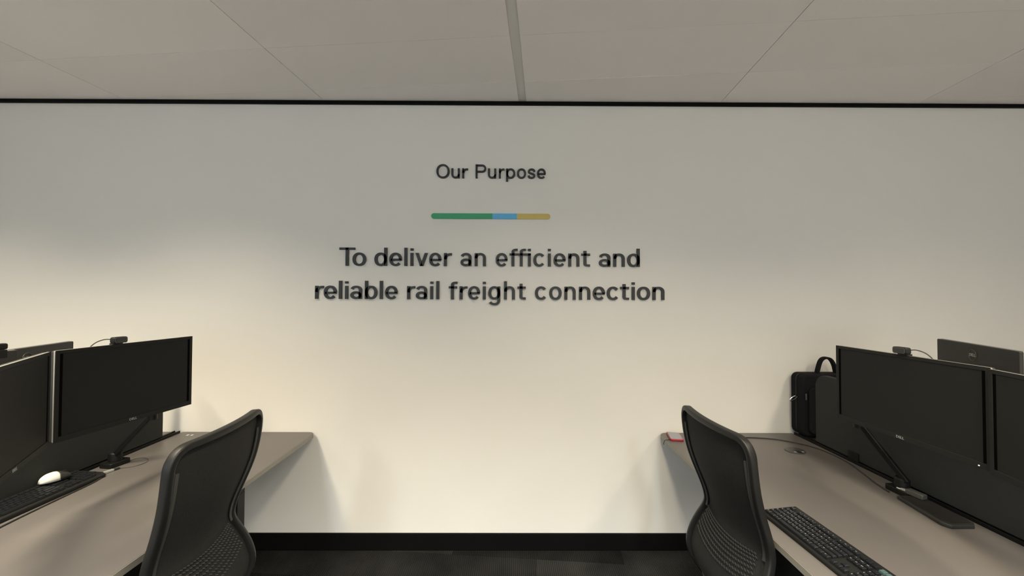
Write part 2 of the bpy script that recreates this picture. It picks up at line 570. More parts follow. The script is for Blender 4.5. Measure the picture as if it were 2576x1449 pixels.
def glyph(ch, x0, x1, xh, cap, wv, wh, ex=None):
    """strokes of one letter: list of (points, closed, horizontal cut)"""
    hv, hh = wv / 2, wh / 2
    xc = (x0 + x1) / 2
    wd = x1 - x0
    rx = (wd - wv) / 2
    k = xh / 33.0
    ov = 0.6 * k
    S = []

    def st(p, closed=False, hc=False):
        S.append((p, closed, hc))
    if ch in 'oO':
        h = xh if ch == 'o' else cap
        st(ell(xc, h / 2, rx, h / 2 + ov - hh, 0, 360, 40)[:-1], True)
    elif ch == 'l':
        st([(xc, 0), (xc, cap)])
    elif ch == 'i':
        st([(xc, 0), (xc, xh)])
        st([(xc, 38.6 * k), (xc, 44.6 * k)])
    elif ch == 'T':
        st([(x0, cap - hh), (x1, cap - hh)])
        st([(xc, 0), (xc, cap - 0.5)])
    elif ch in 'dbpg':
        if ch in 'dg':
            c, r, sx = (x0 + x1 - hv) / 2, (wd - hv - wv) / 2 + hv * 0.5, x1 - hv
            c = x0 + hv + r
        else:
            r, sx = (wd - hv - wv) / 2 + hv * 0.5, x0 + hv
            c = x1 - hv - r
        st(ell(c, xh / 2, r, xh / 2 + ov - hh, 0, 360, 40)[:-1], True)
        if ch in 'db':
            st([(sx, 0), (sx, cap)])
        elif ch == 'p':
            st([(sx, -10.5 * k * 1.0), (sx, xh)])
        else:
            st([(sx, xh)] + ell(xc, -2 * k, rx, 12.6 * k - hh, 0, -155, 18))
    elif ch == 'e':
        by = 15.4 * k
        st(ell(xc, xh / 2, rx, xh / 2 + ov - hh, -4, 319, 36))
        st([(x0 + hv, by), (x1 - hv * 0.25, by)])
    elif ch == 'c':
        st(ell(xc, xh / 2, rx, xh / 2 + ov - hh, 38, 322, 32))
    elif ch == 'r':
        st([(x0 + hv, 0), (x0 + hv, xh)])
        st([tuple(p)[:2] for p in bez([(x0 + hv, xh * 0.52, 0), (x0 + hv * 1.3, xh - hh * 1.0, 0), (x1 - wd * .25, xh - hh, 0), (x1, xh - hh * 1.05, 0)], 10)])
    elif ch in 'nhu':
        cy = xh * 0.60
        arch = [(x1 - hv, 0)] + ell(xc, cy, rx, xh + ov - hh - cy, 0, 180, 20, 2.2)
        stem = [(x0 + hv, 0), (x0 + hv, cap if ch == 'h' else xh)]
        if ch == 'u':
            arch = [(x0 + x1 - p[0], xh - p[1]) for p in arch]
            stem = [(x1 - hv, 0), (x1 - hv, xh)]
        st(arch)
        st(stem)
    elif ch == 'v':
        st([(x0 + hv, xh), (xc - hv * 0.12, 0)], False, True)
        st([(x1 - hv, xh), (xc + hv * 0.12, 0)], False, True)
    elif ch == 'a':
        top = ell(xc + 0.3 * k, xh - 10.5 * k, rx, 10.5 * k + ov - hh, 166, 0, 18)
        st(top + [(x1 - hv, 0)])
        rb = (wd - wv) / 2
        st(ell(x0 + hv + rb, 9.6 * k, rb, 9.9 * k - hh, 0, 360, 34)[:-1], True)
    elif ch == 's':
        uv = [(0.98, .72), (.86, .92), (.5, 1.0), (.15, .91), (.04, .73), (.18, .58), (.5, .5), (.84, .41), (.97, .25), (.85, .08), (.5, 0), (.13, .07), (.0, .27)]
        st([tuple(p)[:2] for p in catmull([(x0 + hv + u * (wd - wv), hh - ov + v * (xh - wh + 2 * ov), 0) for u, v in uv], 5)])
    elif ch == 'f':
        sx, hx = ex
        r = hx - sx
        st([(sx, 0), (sx, cap - 9 * k)] + [tuple(p)[:2] for p in bez([(sx, cap - 9 * k, 0), (sx, cap - 1.2 * k - hh, 0), (sx + r * .55, cap - 1.2 * k - hh, 0), (hx, cap - 1.2 * k - hh, 0)], 9)][1:])
        if x1 > x0:
            st([(x0, xh - hh), (x1, xh - hh)])
    elif ch == 't':
        sx = ex
        st([(sx, 40 * k), (sx, 9 * k)] + [tuple(p)[:2] for p in bez([(sx, 9 * k, 0), (sx, hh, 0), (sx + 3 * k, hh, 0), (x1, hh, 0)], 8)][1:])
        st([(x0, xh - hh), (x1, xh - hh)])
    elif ch == 'P':
        st([(x0 + hv, 0), (x0 + hv, cap)])
        yb = cap * 0.42
        cy = (cap + yb) / 2
        ry = (cap - yb) / 2 - hh
        st([(x0 + hv, cap - hh)] + ell(x1 - hv - ry * 1.05, cy, ry * 1.05, ry, 90, -90, 18) + [(x0 + hv, yb + hh)])
    return S


def letter_mesh(strokes, wv, wh, z0, mb):
    for pts, closed, hc in strokes:
        n = len(pts)
        L, R = [], []
        for i in range(n):
            if closed:
                a, b = pts[i - 1], pts[(i + 1) % n]
            else:
                a, b = pts[max(i - 1, 0)], pts[min(i + 1, n - 1)]
            tx, ty = b[0] - a[0], b[1] - a[1]
            d = math.hypot(tx, ty) or 1
            nx, ny = -ty / d, tx / d
            if hc:
                nx, ny, wdt = 1.0, 0.0, wv * 1.04
            else:
                wdt = math.sqrt((wv * nx) ** 2 + (wh * ny) ** 2)
            L.append((pts[i][0] + nx * wdt / 2, pts[i][1] + ny * wdt / 2))
            R.append((pts[i][0] - nx * wdt / 2, pts[i][1] - ny * wdt / 2))
        s = PXM * 0.995

        def W(p, y):
            return (wx(p[0]), y, z0 + p[1] * s)
        vs = [W(p, -LT) for p in L] + [W(p, -LT) for p in R] + [W(p, -0.0003) for p in L] + [W(p, -0.0003) for p in R]
        fs = []
        for i in range(n if closed else n - 1):
            j = (i + 1) % n
            fs += [(i, j, n + j, n + i), (2 * n + i, 3 * n + i, 3 * n + j, 2 * n + j),
                   (i, 2 * n + i, 2 * n + j, j), (n + i, n + j, 3 * n + j, 3 * n + i)]
        if not closed:
            for i in (0, n - 1):
                fs.append((i, n + i, 3 * n + i, 2 * n + i))
        mb.add(vs, fs)


def line_of_letters(label, data, z0, xh, cap, wv, wh):
    t = thing('wall_lettering', label, 'lettering', (0, 0, 0), 0, 'charcoal lettering on the wall')
    for item in data:
        mb = MB()
        for ch, x0, x1, ex in item:
            letter_mesh(glyph(ch, x0, x1, xh, cap, wv, wh, ex), wv, wh, z0, mb)
        mb.build('letter', M['letter'], t)
    return t


def seg(o, s, chars):
    out = []
    for c in chars:
        ch, a, b = c[:3]
        ex = c[3] if len(c) > 3 else None
        if ch == 't':
            ex = o + ex / s
        if ch == 'f':
            ex = (o + ex[0] / s, o + ex[1] / s)
        out.append([(ch, o + a / s, o + b / s, ex)])
    return out


line1 = seg(1080, 8.05, [('O', 118, 385), ('u', 423, 595), ('r', 645, 763), ('P', 917, 1135), ('u', 1170, 1337), ('r', 1392, 1505),
                         ('p', 1540, 1727), ('o', 1762, 1948), ('s', 1980, 2140), ('e', 2170, 2350)])
line2 = seg(840, 6.44, [('T', 76, 328), ('o', 290, 507), ('d', 645, 850), ('e', 887, 1090), ('l', 1130, 1178), ('i', 1228, 1276),
                        ('v', 1312, 1510), ('e', 1533, 1732), ('r', 1772, 1900), ('a', 2040, 2220), ('n', 2272, 2455)])
l2b = seg(1230, 6.44, [('e', 103, 297), ('f', 325, 670, (383, 460)), ('f', 0, 0, (518, 593)), ('i', 628, 672), ('c', 715, 910), ('i', 953, 998),
                       ('e', 1043, 1240), ('n', 1283, 1465), ('t', 1495, 1637, 1556), ('a', 1782, 1968), ('n', 2017, 2203), ('d', 2245, 2447)])
l2b[1:4] = [l2b[1] + l2b[2] + l2b[3]]       # the joined ffi
line2 += l2b
line3 = seg(780, 7.576, [('r', 90, 248), ('e', 255, 500), ('l', 540, 600), ('i', 657, 718), ('a', 760, 978), ('b', 1037, 1273), ('l', 1320, 1378),
                         ('e', 1422, 1660), ('r', 1842, 1993), ('a', 2008, 2222), ('i', 2283, 2338), ('l', 2397, 2455)])
line3 += seg(1110, 8.883, [('f', 160, 345, (241, 352)), ('r', 402, 577), ('e', 592, 862), ('i', 927, 985), ('g', 1043, 1315), ('h', 1395, 1643), ('t', 1697, 1883, 1778)])
line3 += seg(1330, 7.156, [('c', 110, 330), ('o', 367, 592), ('n', 640, 845), ('n', 905, 1110), ('e', 1155, 1375), ('c', 1408, 1632), ('t', 1650, 1808, 1721),
                           ('i', 1860, 1912), ('o', 1955, 2190), ('n', 2235, 2448)])
Z1, Z2, Z3 = 2.247, 1.7085, 1.5065
line_of_letters('small charcoal raised letters reading Our Purpose, topmost on the wall', line1, Z1, 25, 35, 5.0, 4.3)
line_of_letters('large charcoal raised letters reading To deliver an efficient and', line2, Z2, 33, 46, 7.5, 5.7)
line_of_letters('large charcoal raised letters reading reliable rail freight connection, lowest on the wall', line3, Z3, 33, 46, 7.6, 5.8)

# three-coloured bar
bar = thing('wall_bar', 'slim rounded wall bar in green, blue and yellow between the text lines', 'wall bar', (0, 0, 0))
bz0, bz1 = 1.998, 2.031
hb = (bz1 - bz0) / 2
ga, gb, gc, gd = wx(1082.5), wx(1237), wx(1299), wx(1383.5)
left = [(ga + hb + hb * math.cos(a), bz0 + hb + hb * math.sin(a)) for a in [PI / 2 + PI * i / 12 for i in range(13)]]
MB().prism(left + [(gb, bz0), (gb, bz1)], -LT, -0.0003, 'y').build('green_segment', M['green'], bar)
MB().prism([(gb, bz0), (gc, bz0), (gc, bz1), (gb, bz1)], -LT, -0.0003, 'y').build('blue_segment', M['blue'], bar)
right = [(gd - hb + hb * math.cos(a), bz0 + hb + hb * math.sin(a)) for a in [-PI / 2 + PI * i / 12 for i in range(13)]]
MB().prism([(gc, bz1), (gc, bz0)] + right, -LT, -0.0003, 'y').build('yellow_segment', M['yellow'], bar)

# ------------------------------------------------------------------ desks
DZ = 0.702                 # desk top height
YE = -1.75                 # near end of the desks


def desk(label, xf, xb, group, leg_y=(-0.635, -1.6)):
    """xf: front (user) edge, xb: back edge"""
    s = 1 if xb > xf else -1
    t = thing('desk', label, 'desk', (0, 0, 0), 0, group)
    x0, x1 = min(xf, xb), max(xf, xb)
    fr = (1, 0, 0, 1) if s > 0 else (0, 1, 1, 0)
    pl = rrect(x0, YE, x1, -0.004, 0.04, 6, fr)
    top = MB().prism(pl, DZ - 0.025, DZ).build('desktop', M['desk'], t, bevel=0.0015)
    # edge band on the front
    xe = xf
    MB().box((min(xe, xe - s * .0015), YE + .045, DZ - 0.0235), (max(xe, xe - s * .0015), -0.048, DZ - 0.0015)).build('edge_band', M['desk_edge'], t)
    for y in leg_y:
        xa, xc = xf + s * 0.022, xb - s * 0.05
        lo, hi = min(xa, xc), max(xa, xc)
        g = MB()
        for xx in (xa, xc - s * 0.05):
            g.box((min(xx, xx + s * .05), y - .025, 0.03), (max(xx, xx + s * .05), y + .025, DZ - 0.055))
        g.box((lo, y - .025, DZ - 0.055), (hi, y + .025, DZ - 0.0255))
        g.box((lo, y - .025, 0.012), (hi, y + .025, 0.03))
        g.build('leg_frame', M['metal_black'], t, bevel=0.003)
        for xx in (xa + s * .03, xc - s * .03):
            MB().lathe([(0.018, 0.0008), (0.018, 0.006), (0.008, 0.008), (0.008, 0.0125)], 16, (xx, y, 0)).build('glide_foot', M['rubber'], t)
    # beam below the rear half
    xm = xb - s * 0.22
    box('cross_beam', (xm - .02, leg_y[1] + .025, DZ - 0.065), (xm + .02, leg_y[0] - .025, DZ - 0.0255), M['metal_black'], t, 0.002)
    return t


XL, XLB = -1.173, -1.974
XR, XRB = 0.903, 1.712
desk('taupe laminate desk on the left with the chair pushed in', XL, XLB, 'office desks')
desk('taupe laminate desk on the right with phone and keyboard on it', XR, XRB, 'office desks')
desk('taupe desk behind the left screen divider, mostly hidden', -2.83, -2.014, 'office desks', (-0.5, -1.6))
desk('taupe desk behind the right screen divider, mostly hidden', 2.56, 1.752, 'office desks', (-0.5, -1.6))


def divider(label, xa, y_end):
    t = thing('desk_divider', label, 'desk divider', (0, 0, 0), 0, 'desk screens')
    x0, x1 = xa, xa + 0.028
    pl = rrect(-1.72, DZ + 0.016, y_end, 1.098, 0.07, 7, (0, 0, 1, 1))
    MB().prism(pl, x0, x1, 'x').build('panel', M['fabric'], t, bevel=0.004)
    pl2 = [(p[0] * 1.0, p[1]) for p in rrect(-1.70, DZ + 0.04, y_end - 0.02, 1.078, 0.055, 7, (0, 0, 1, 1))]
    # rail with two slots running on to the wall
    g = MB()
    g.box((x0 - 0.004, -1.74, DZ - 0.03), (x1 + 0.004, -0.02, DZ + 0.004))
    g.box((x0 - 0.004, -1.74, DZ + 0.004), (x0 + 0.002, -0.02, DZ + 0.012))
    g.box((x1 - 0.002, -1.74, DZ + 0.004), (x1 + 0.004, -0.02, DZ + 0.012))
    g.box((x0 + 0.010, -1.74, DZ + 0.004), (x0 + 0.018, -0.06, DZ + 0.0155))
    g.build('base_rail', M['metal_black'], t, bevel=0.001)
    for y in (y_end - 0.25, y_end - 1.2):
        box('bracket', (x0 - 0.006, y - 0.03, DZ + 0.0125), (x0 - 0.0003, y + 0.03, DZ + 0.055), M['metal_black'], t, 0.001)
    return t


divider('charcoal fabric desk divider behind the left pair of monitors', -2.008, -0.135)
divider('charcoal fabric desk divider behind the right pair of monitors', 1.718, -0.185)

# ------------------------------------------------------------------ text helper (built-in font)


def text_mesh(txt, size, depth, mat_, parent, name, matrix, align='CENTER'):
    cu = bpy.data.curves.new(name, 'FONT')
    cu.body = txt
    cu.size = size
    cu.extrude = depth
    cu.align_x = align
    cu.align_y = 'CENTER'
    cu.resolution_u = 2
    ob = bpy.data.objects.new(name, cu)
    COL.objects.link(ob)
    dg = bpy.context.evaluated_depsgraph_get()
    me = bpy.data.meshes.new_from_object(ob.evaluated_get(dg))
    bpy.data.objects.remove(ob)
    bpy.data.curves.remove(cu)
    me.materials.clear()
    me.materials.append(mat_)
    o = bpy.data.objects.new(name, me)
    COL.objects.link(o)
    o.parent = parent
    o.matrix_local = matrix
    return o


# ------------------------------------------------------------------ monitors
MH = 0.34


def monitor(label, L, R, z0, H=MH, stand=False, group='office monitors', led=False):
    u = Vector((R[0] - L[0], R[1] - L[1], 0))
    W = u.length
    rz = math.atan2(u.y, u.x)
    c = ((L[0] + R[0]) / 2, (L[1] + R[1]) / 2, z0)
    t = thing('monitor', label, 'monitor', c, rz, group)
    h = W / 2
    # local: x along the width, front = -y, z up from the lower edge
    MB().prism(rrect(-h, 0, h, H, 0.006, 3), 0.0, 0.007, 'y').build('rim', M['rim'], t, bevel=0.0012)
    MB().prism(rrect(-h + .001, 0.001, h - .001, H - .001, 0.006, 3), 0.0071, 0.020, 'y').build('housing', M['plastic_back'], t, bevel=0.003)
    MB().prism(rrect(-h * 0.62, H * 0.12, h * 0.62, H * 0.66, 0.03, 4), 0.0202, 0.042, 'y').build('back_cover', M['plastic_back'], t, bevel=0.01, seg=3)
    fr = MB()
    b = 0.013
    bb = 0.020
    fr.box((-h, -0.003, 0), (-h + b, 0, H)).box((h - b, -0.003, 0), (h, 0, H))
    fr.box((-h + b, -0.003, H - b), (h - b, 0, H)).box((-h + b, -0.003, 0), (h - b, 0, bb))
    fr.build('bezel', M['bezel'], t, bevel=0.0008)
    s = box('screen', (-h + b, -0.0008, bb), (h - b, -0.0002, H - b), M['screen'], t)
    for xa in (-h + b, h - b - .010):
        box('screen_border', (xa, -0.0011, bb * .6), (xa + .010, -0.0009, H - b * .8), M['slit'], s)
    text_mesh('DELL', 0.0135, 0.0003, M['silver'], t, 'maker_logo', Matrix.Translation((0, -0.0033, bb * 0.5)) @ Matrix.Rotation(PI / 2, 4, 'X'))
    # maker's ring on the back
    ring = MB()
    zr = H * 0.855
    ring.tube([(0.024 * math.cos(2 * PI * k / 28), 0.0203, zr + 0.024 * math.sin(2 * PI * k / 28)) for k in range(28)], 0.0014, 6, True)
    rr = ring.build('logo_ring', M['edge_silver'], t, smooth=True)
    text_mesh('DELL', 0.0185, 0.0004, M['silver'], rr, 'maker_logo', Matrix.Translation((0, 0.0206, zr)) @ Matrix.Rotation(PI, 4, 'Z') @ Matrix.Rotation(PI / 2, 4, 'X'))
    if led:
        box('power_led', (h - 0.035, -0.0038, 0.007), (h - 0.031, -0.003, 0.010), M['led'], t, 0.0005)
    else:
        box('power_button', (h - 0.035, -0.0038, 0.007), (h - 0.026, -0.003, 0.011), M['plastic'], t, 0.0005)
    # cable socket cover below the back
    box('port_cover', (-h * 0.5, 0.0202, H * 0.02), (h * 0.5, 0.03, H * 0.11), M['plastic'], t, 0.003)
    if stand:
        d = z0 - DZ
        box('column', (-0.03, 0.043, -d + 0.012), (0.03, 0.07, H * 0.55), M['plastic'], t, 0.006)
        MB().prism(rrect(-0.12, -0.09, 0.12, 0.085, 0.02, 4), -d + 0.0005, -d + 0.012).build('base', M['plastic'], t, bevel=0.002)
    return t


MZ = 0.986
monA = monitor('black monitor on the left desk nearest the wall, webcam on top', (-1.6625, -0.964), (-1.585, -0.436), MZ, 0.3376)
monB = monitor('black monitor at the left picture edge, angled beside its twin on the left desk', (-1.360, -1.422), (-1.656, -0.985), MZ, 0.3376)
monC = monitor('back-row monitor behind the left divider, only its top corner showing', (-2.30, -0.340), (-2.164, -0.853), 0.946, stand=True)
monD = monitor('back-row monitor at the far left edge with a webcam, its end just showing', (-2.100, -0.728), (-2.195, -1.252), 0.955, stand=True)
monE = monitor('black monitor on the right desk with webcam on top and lit power light', (1.484, -0.620), (1.509, -1.181), 0.9836, 0.3266, led=True)
monF = monitor('black monitor at the right picture edge, angled beside its twin on the right desk', (1.497, -1.186), (1.373, -1.700), 0.981, 0.3266)
monG = monitor('back-row monitor behind the right divider turned away, maker ring on its back', (1.987, -0.900), (2.177, -0.427), 0.982, stand=True)


# ------------------------------------------------------------------ monitor arms
def beam(mb, a, b, wdt, hgt):
    a, b = Vector(a), Vector(b)
    mb.sweep([a, b], [(-wdt / 2, -hgt / 2), (wdt / 2, -hgt / 2), (wdt / 2, hgt / 2), (-wdt / 2, hgt / 2)], up=(0, 0, 1) if abs((b - a).normalized().z) < .9 else (0, 1, 0))
    return mb


def arm(base, start, elbow, mon, H=MH):
    """clamp arm, built as parts of the monitor it carries (monitor-local coordinates)"""
    inv = mon.matrix_basis.inverted()
    B = inv @ Vector((base[0], base[1], DZ))
    S0 = inv @ Vector(start)
    E = inv @ Vector(elbow)
    c = Vector((0, 0.062, H * 0.4))
    MB().prism([(B.x + p[0], B.y + p[1]) for p in rrect(-0.045, -0.035, 0.045, 0.035, 0.01, 3)], B.z + 0.0006, B.z + 0.022).build('arm_clamp', M['metal_black'], mon, bevel=0.002)
    MB().lathe([(0.026, 0.0222), (0.026, 0.06), (0.02, 0.066)], 20, tuple(B)).build('arm_post', M['metal_black'], mon, bevel=0.001)
    lk = MB()
    beam(lk, S0, E, 0.020, 0.022)
    l1 = lk.build('arm_link', M['metal_black'], mon, bevel=0.004)
    MB().lathe([(0.018, -0.026), (0.018, 0.026), (0.014, 0.030)], 18, tuple(E)).build('elbow_joint', M['metal_black'], l1, smooth=True)
    lk = MB()
    beam(lk, E + Vector((0, 0, 0.015)), c, 0.028, 0.022)
    lk.build('arm_link', M['metal_black'], mon, bevel=0.004)
    box('mount_plate', (-0.05, 0.0425, c.z - 0.05), (0.05, 0.056, c.z + 0.05), M['metal_black'], mon, 0.003)


arm((-1.915, -0.475), (-1.915, -0.485, 0.745), (-1.735, -0.478, 0.95), monA)
arm((-1.905, -1.19), (-1.905, -1.19, 0.75), (-1.80, -1.25, 0.99), monB)
arm((1.662, -0.735), (1.660, -0.760, 0.755), (1.598, -0.600, 0.958), monE)
arm((1.667, -1.40), (1.667, -1.40, 0.75), (1.62, -1.45, 0.96), monF)

# flat plate with cut corners on the right desk
plate = thing('docking_plate', 'flat black plate with cut corners lying on the right desk below the monitors', 'plate', (1.62, -0.89, DZ))
pp = [(-0.030, 0.105), (-0.055, -0.085), (-0.040, -0.108), (0.042, -0.108), (0.060, -0.09), (0.066, 0.06), (0.050, 0.105)]
MB().prism(pp, 0.0008, 0.014).build('body', M['plastic_back'], plate, bevel=0.002)
MB().prism([(p[0] * .86 + .004, p[1] * .88) for p in pp], 0.0142, 0.016).build('rubber_pad', M['rubber'], plate)
adp = thing('cable_adapter', 'small grey cable adapter with a white plug beside the right arm clamp', 'adapter', (1.652, -0.79, DZ + 0.0165), math.radians(-78))
box('body', (-0.03, -0.014, 0.0), (0.03, 0.014, 0.02), M['edge_silver'], adp, 0.003)
adp.location = (1.655, -0.800, DZ + 0.0168)
box('plug', (-0.052, -0.008, 0.002), (-0.0301, 0.008, 0.012), M['silver'], adp, 0.002)
box('plug_tip', (-0.066, -0.006, 0.003), (-0.0521, 0.006, 0.009), M['white_pl'], adp, 0.001)


# ------------------------------------------------------------------ webcams
def webcam(label, mon, xloc, H=MH, side=1):
    t = thing('webcam', label, 'webcam', mon.matrix_basis @ Vector((xloc, 0.004, H + 0.0008)), mon.rotation_euler.z, 'clip-on webcams')
    MB().prism(rrect(-0.031, 0.004, 0.031, 0.031, 0.008, 4), -0.022, 0.004, 'y').build('body', M['plastic'], t, bevel=0.004, seg=3)
    MB().prism(rrect(-0.027, 0.0065, 0.027, 0.0285, 0.006, 4), -0.0235, -0.0222, 'y').build('face_ring', M['edge_silver'], t)
    MB().prism(rrect(-0.023, 0.009, 0.023, 0.026, 0.005, 4), -0.0245, -0.0236, 'y').build('lens_cover', M['lens'], t)
    MB().box((-0.02, -0.008, 0.0), (0.02, 0.016, 0.004)).box((-0.02, 0.0155, -0.03), (0.02, 0.0185, 0.004)).build('clip', M['plastic'], t, bevel=0.001)
    t.scale = (0.84, 0.9, 0.95)
    cab = catmull([(0.012 * side, 0.004, 0.018), (0.035 * side, 0.022, 0.022), (0.07 * side, 0.034, 0.008), (0.10 * side, 0.04, -0.03), (0.11 * side, 0.048, -0.10)], 6)
    MB().tube(cab, 0.0022, 6).build('cable', M['rubber'], t, smooth=True)
    return t


webcam('small black webcam clipped on the left desk monitor', monA, -0.062, 0.3376, side=-1)
webcam('small black webcam on the back-row monitor at the far left edge', monD, -0.216)
webcam('small black webcam clipped on the right desk monitor', monE, 0.012, 0.3266)


# ------------------------------------------------------------------ keyboards
KEYMESH = {}


def key_mesh(wu, teal=False):
    kk = (round(wu, 2), teal)
    if kk in KEYMESH:
        return KEYMESH[kk]
    w2 = wu * 0.019 / 2 - 0.0012
    d2 = 0.019 / 2 - 0.0012
    a, b = 0.0022, 0.0030
    vs = [(-w2, -d2, 0), (w2, -d2, 0), (w2, d2, 0), (-w2, d2, 0),
          (-w2 + a * .5, -d2 + b * .5, 0.006), (w2 - a * .5, -d2 + b * .5, 0.006), (w2 - a * .5, d2 - b * .3, 0.006), (-w2 + a * .5, d2 - b * .3, 0.006),
          (-w2 + a, -d2 + b, 0.0072), (w2 - a, -d2 + b, 0.0072), (w2 - a, d2 - b * .6, 0.0072), (-w2 + a, d2 - b * .6, 0.0072),
          (0, 0, 0.0062)]
    fs = []
    for r in (0, 4):
        for i in range(4):
            j = (i + 1) % 4
            fs.append((r + i, r + j, r + 4 + j, r + 4 + i))
    for i in range(4):
        fs.append((8 + i, 8 + (i + 1) % 4, 12))
    me = bpy.data.meshes.new('key')
    me.from_pydata(vs, [], fs)
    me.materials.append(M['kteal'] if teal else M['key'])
    KEYMESH[kk] = me
    return me


LEG = {}


def keyboard(label, loc, rz, thick=0.016, tilt=4.0, legends=True):
    t = thing('keyboard', label, 'keyboard', loc, rz, 'black office keyboards')
    Lx, Dy = 0.446, 0.140
    ta = math.radians(tilt)
    z_b = thick + Dy * math.tan(ta)
    body = MB()
    pl = [(0, 0.0006), (Dy, 0.0006), (Dy, z_b), (0.012, thick + 0.012 * math.tan(ta)), (0.0, thick * 0.7)]
    body.prism(pl, 0, Lx, 'x')
    body.build('case', M['plastic'], t, bevel=0.003)
    rows = []
    # (row index from front, list of (x in units, width, legend))
    num = list('`1234567890-=')
    q = list('QWERTYUIOP[]')
    a_ = list("ASDFGHJKL;'")
    z_ = list('ZXCVBNM,./')
    R = {0: [(0, 1.25, 'Ctrl'), (1.25, 1.25, ''), (2.5, 1.25, 'Alt'), (3.75, 6.25, ''), (10, 1.25, 'Alt'), (11.25, 1.25, ''), (12.5, 1.25, ''), (13.75, 1.25, 'Ctrl')],
         1: [(0, 2.25, 'Shift')] + [(2.25 + i, 1, c) for i, c in enumerate(z_)] + [(12.25, 2.75, 'Shift')],
         2: [(0, 1.75, 'Caps')] + [(1.75 + i, 1, c) for i, c in enumerate(a_)] + [(12.75, 2.25, 'Enter')],
         3: [(0, 1.5, 'Tab')] + [(1.5 + i, 1, c) for i, c in enumerate(q)] + [(13.5, 1.5, '\\')],
         4: [(i, 1, c) for i, c in enumerate(num)] + [(13, 2, '')],
         5: [(0, 1, 'Esc')] + [(2 + i + 0.5 * (i // 4), 1, 'F%d' % (i + 1)) for i in range(12)]}
    nav = 15.3
    for i, c in enumerate(('', '', '')):
        R[4].append((nav + i, 1, 'Ins Home PgUp'.split()[i]))
        R[3].append((nav + i, 1, 'Del End PgDn'.split()[i]))
        R[5].append((nav + i, 1, ''))
        R[0].append((nav + i, 1, ''))
    R[1].append((nav + 1, 1, ''))
    npd = 18.6
    for r, s_ in ((4, ' /*-'), (3, '789'), (2, '456'), (1, '123')):
        for i, c in enumerate(s_):
            R[r].append((npd + i, 1, c.strip()))
    R[0] += [(npd, 2, '0'), (npd + 2, 1, '.')]
    R[3].append((npd + 3, 1, '+'))
    R[1].append((npd + 3, 1, ''))
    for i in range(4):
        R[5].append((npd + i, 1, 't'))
    for r in range(6):
        y = 0.0165 + 0.0185 * r + (0.004 if r == 5 else 0)
        for x, wu, lg in R[r]:
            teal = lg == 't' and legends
            lg = '' if lg == 't' and not legends else lg
            o = bpy.data.objects.new('key', key_mesh(wu, teal))
            COL.objects.link(o)
            o.parent = t
            o.location = (0.0125 + (x + wu / 2) * 0.0186, y, thick + y * math.tan(ta) + 0.0003)
            o.rotation_euler = (ta, 0, 0)
            o.scale = (0.98, 0.97, 1)
            if legends and lg and not teal:
                kk = lg
                if kk not in LEG:
                    LEG[kk] = text_mesh(lg, 0.0062 if len(lg) == 1 else 0.0035, 0.00012, M['legend'], o, 'legend', Matrix.Translation((-wu * 0.0095 + 0.0066, 0.0022, 0.0072)))
                else:
                    l2 = LEG[kk].copy()
                    COL.objects.link(l2)
                    l2.parent = o
                    l2.matrix_local = Matrix.Translation((-wu * 0.0095 + 0.0066, 0.0022, 0.0072))
    for x in (0.04, Lx - 0.04):
        box('rubber_foot', (x - .012, 0.012, 0.0), (x + .012, 0.018, 0.0012), M['rubber'], t)
    return t


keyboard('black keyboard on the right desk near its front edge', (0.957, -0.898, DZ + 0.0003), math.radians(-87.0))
keyboard('black keyboard pushed against the left divider with a mouse on it', (-1.834, -1.045, DZ + 0.0003), math.radians(90.0), 0.022, 3.0, legends=False)


# ------------------------------------------------------------------ mouse
def mouse(label, loc, rz, tilt=0.0):
    t = thing('computer_mouse', label, 'mouse', loc, rz)
    t.rotation_euler = (0, tilt, rz)
    t.scale = (0.88, 0.88, 0.9)
    Lm, Wm, Hm = 0.112, 0.062, 0.036

    def surf(x):
        q = max(0.0, 1 - abs((x - 0.0) / (Lm / 2)) ** 2.6)
        return q

    def dome(x0, x1):
        mb = MB()

        def fn(i, j):
            x = x0 + (x1 - x0) * i
            a = PI * j
            hw = Wm / 2 * max(0.02, surf(x)) ** 0.5
            hh = (Hm - 0.012 * max(0, x / (Lm / 2))) * max(0.02, surf(x)) ** 0.5
            c, s = math.cos(a), math.sin(a)
            return (x, hw * math.copysign(abs(c) ** 0.7, c), 0.004 + hh * abs(s) ** 0.7)
        mb.grid(fn, 14, 16)
        # flat underside
        return mb
    d = dome(-Lm / 2, 0.008).build('shell', M['white_pl'], t, smooth=True)
    d.modifiers.new('thick', 'SOLIDIFY').thickness = 0.0015
    d2 = dome(0.009, Lm / 2).build('buttons', M['plastic_back'], t, smooth=True)
    d2.modifiers.new('thick', 'SOLIDIFY').thickness = 0.0015
    MB().prism([(Lm / 2 * .97 * math.cos(a), Wm / 2 * .96 * math.sin(a)) for a in [2 * PI * k / 24 for k in range(24)]], 0.0006, 0.006).build('underside', M['plastic'], t)
    wh = MB().sweep([(0.03, -0.003, 0.027), (0.03, 0.003, 0.027)], [(0.009 * math.cos(2 * PI * k / 14), 0.009 * math.sin(2 * PI * k / 14)) for k in range(14)])
    wh.build('scroll_wheel', M['rubber'], t, smooth=True)
    return t


mouse('white and black mouse lying on the keyboard of the left desk', (-1.932, -0.715, DZ + 0.0375), math.radians(68))


# ------------------------------------------------------------------ cords
def cord(name, label, pts, r, m, n=7):
    o = MB().tube(catmull(pts, n), r, 8).build(name, m, smooth=True)
    return tag(o, label, 'cable')


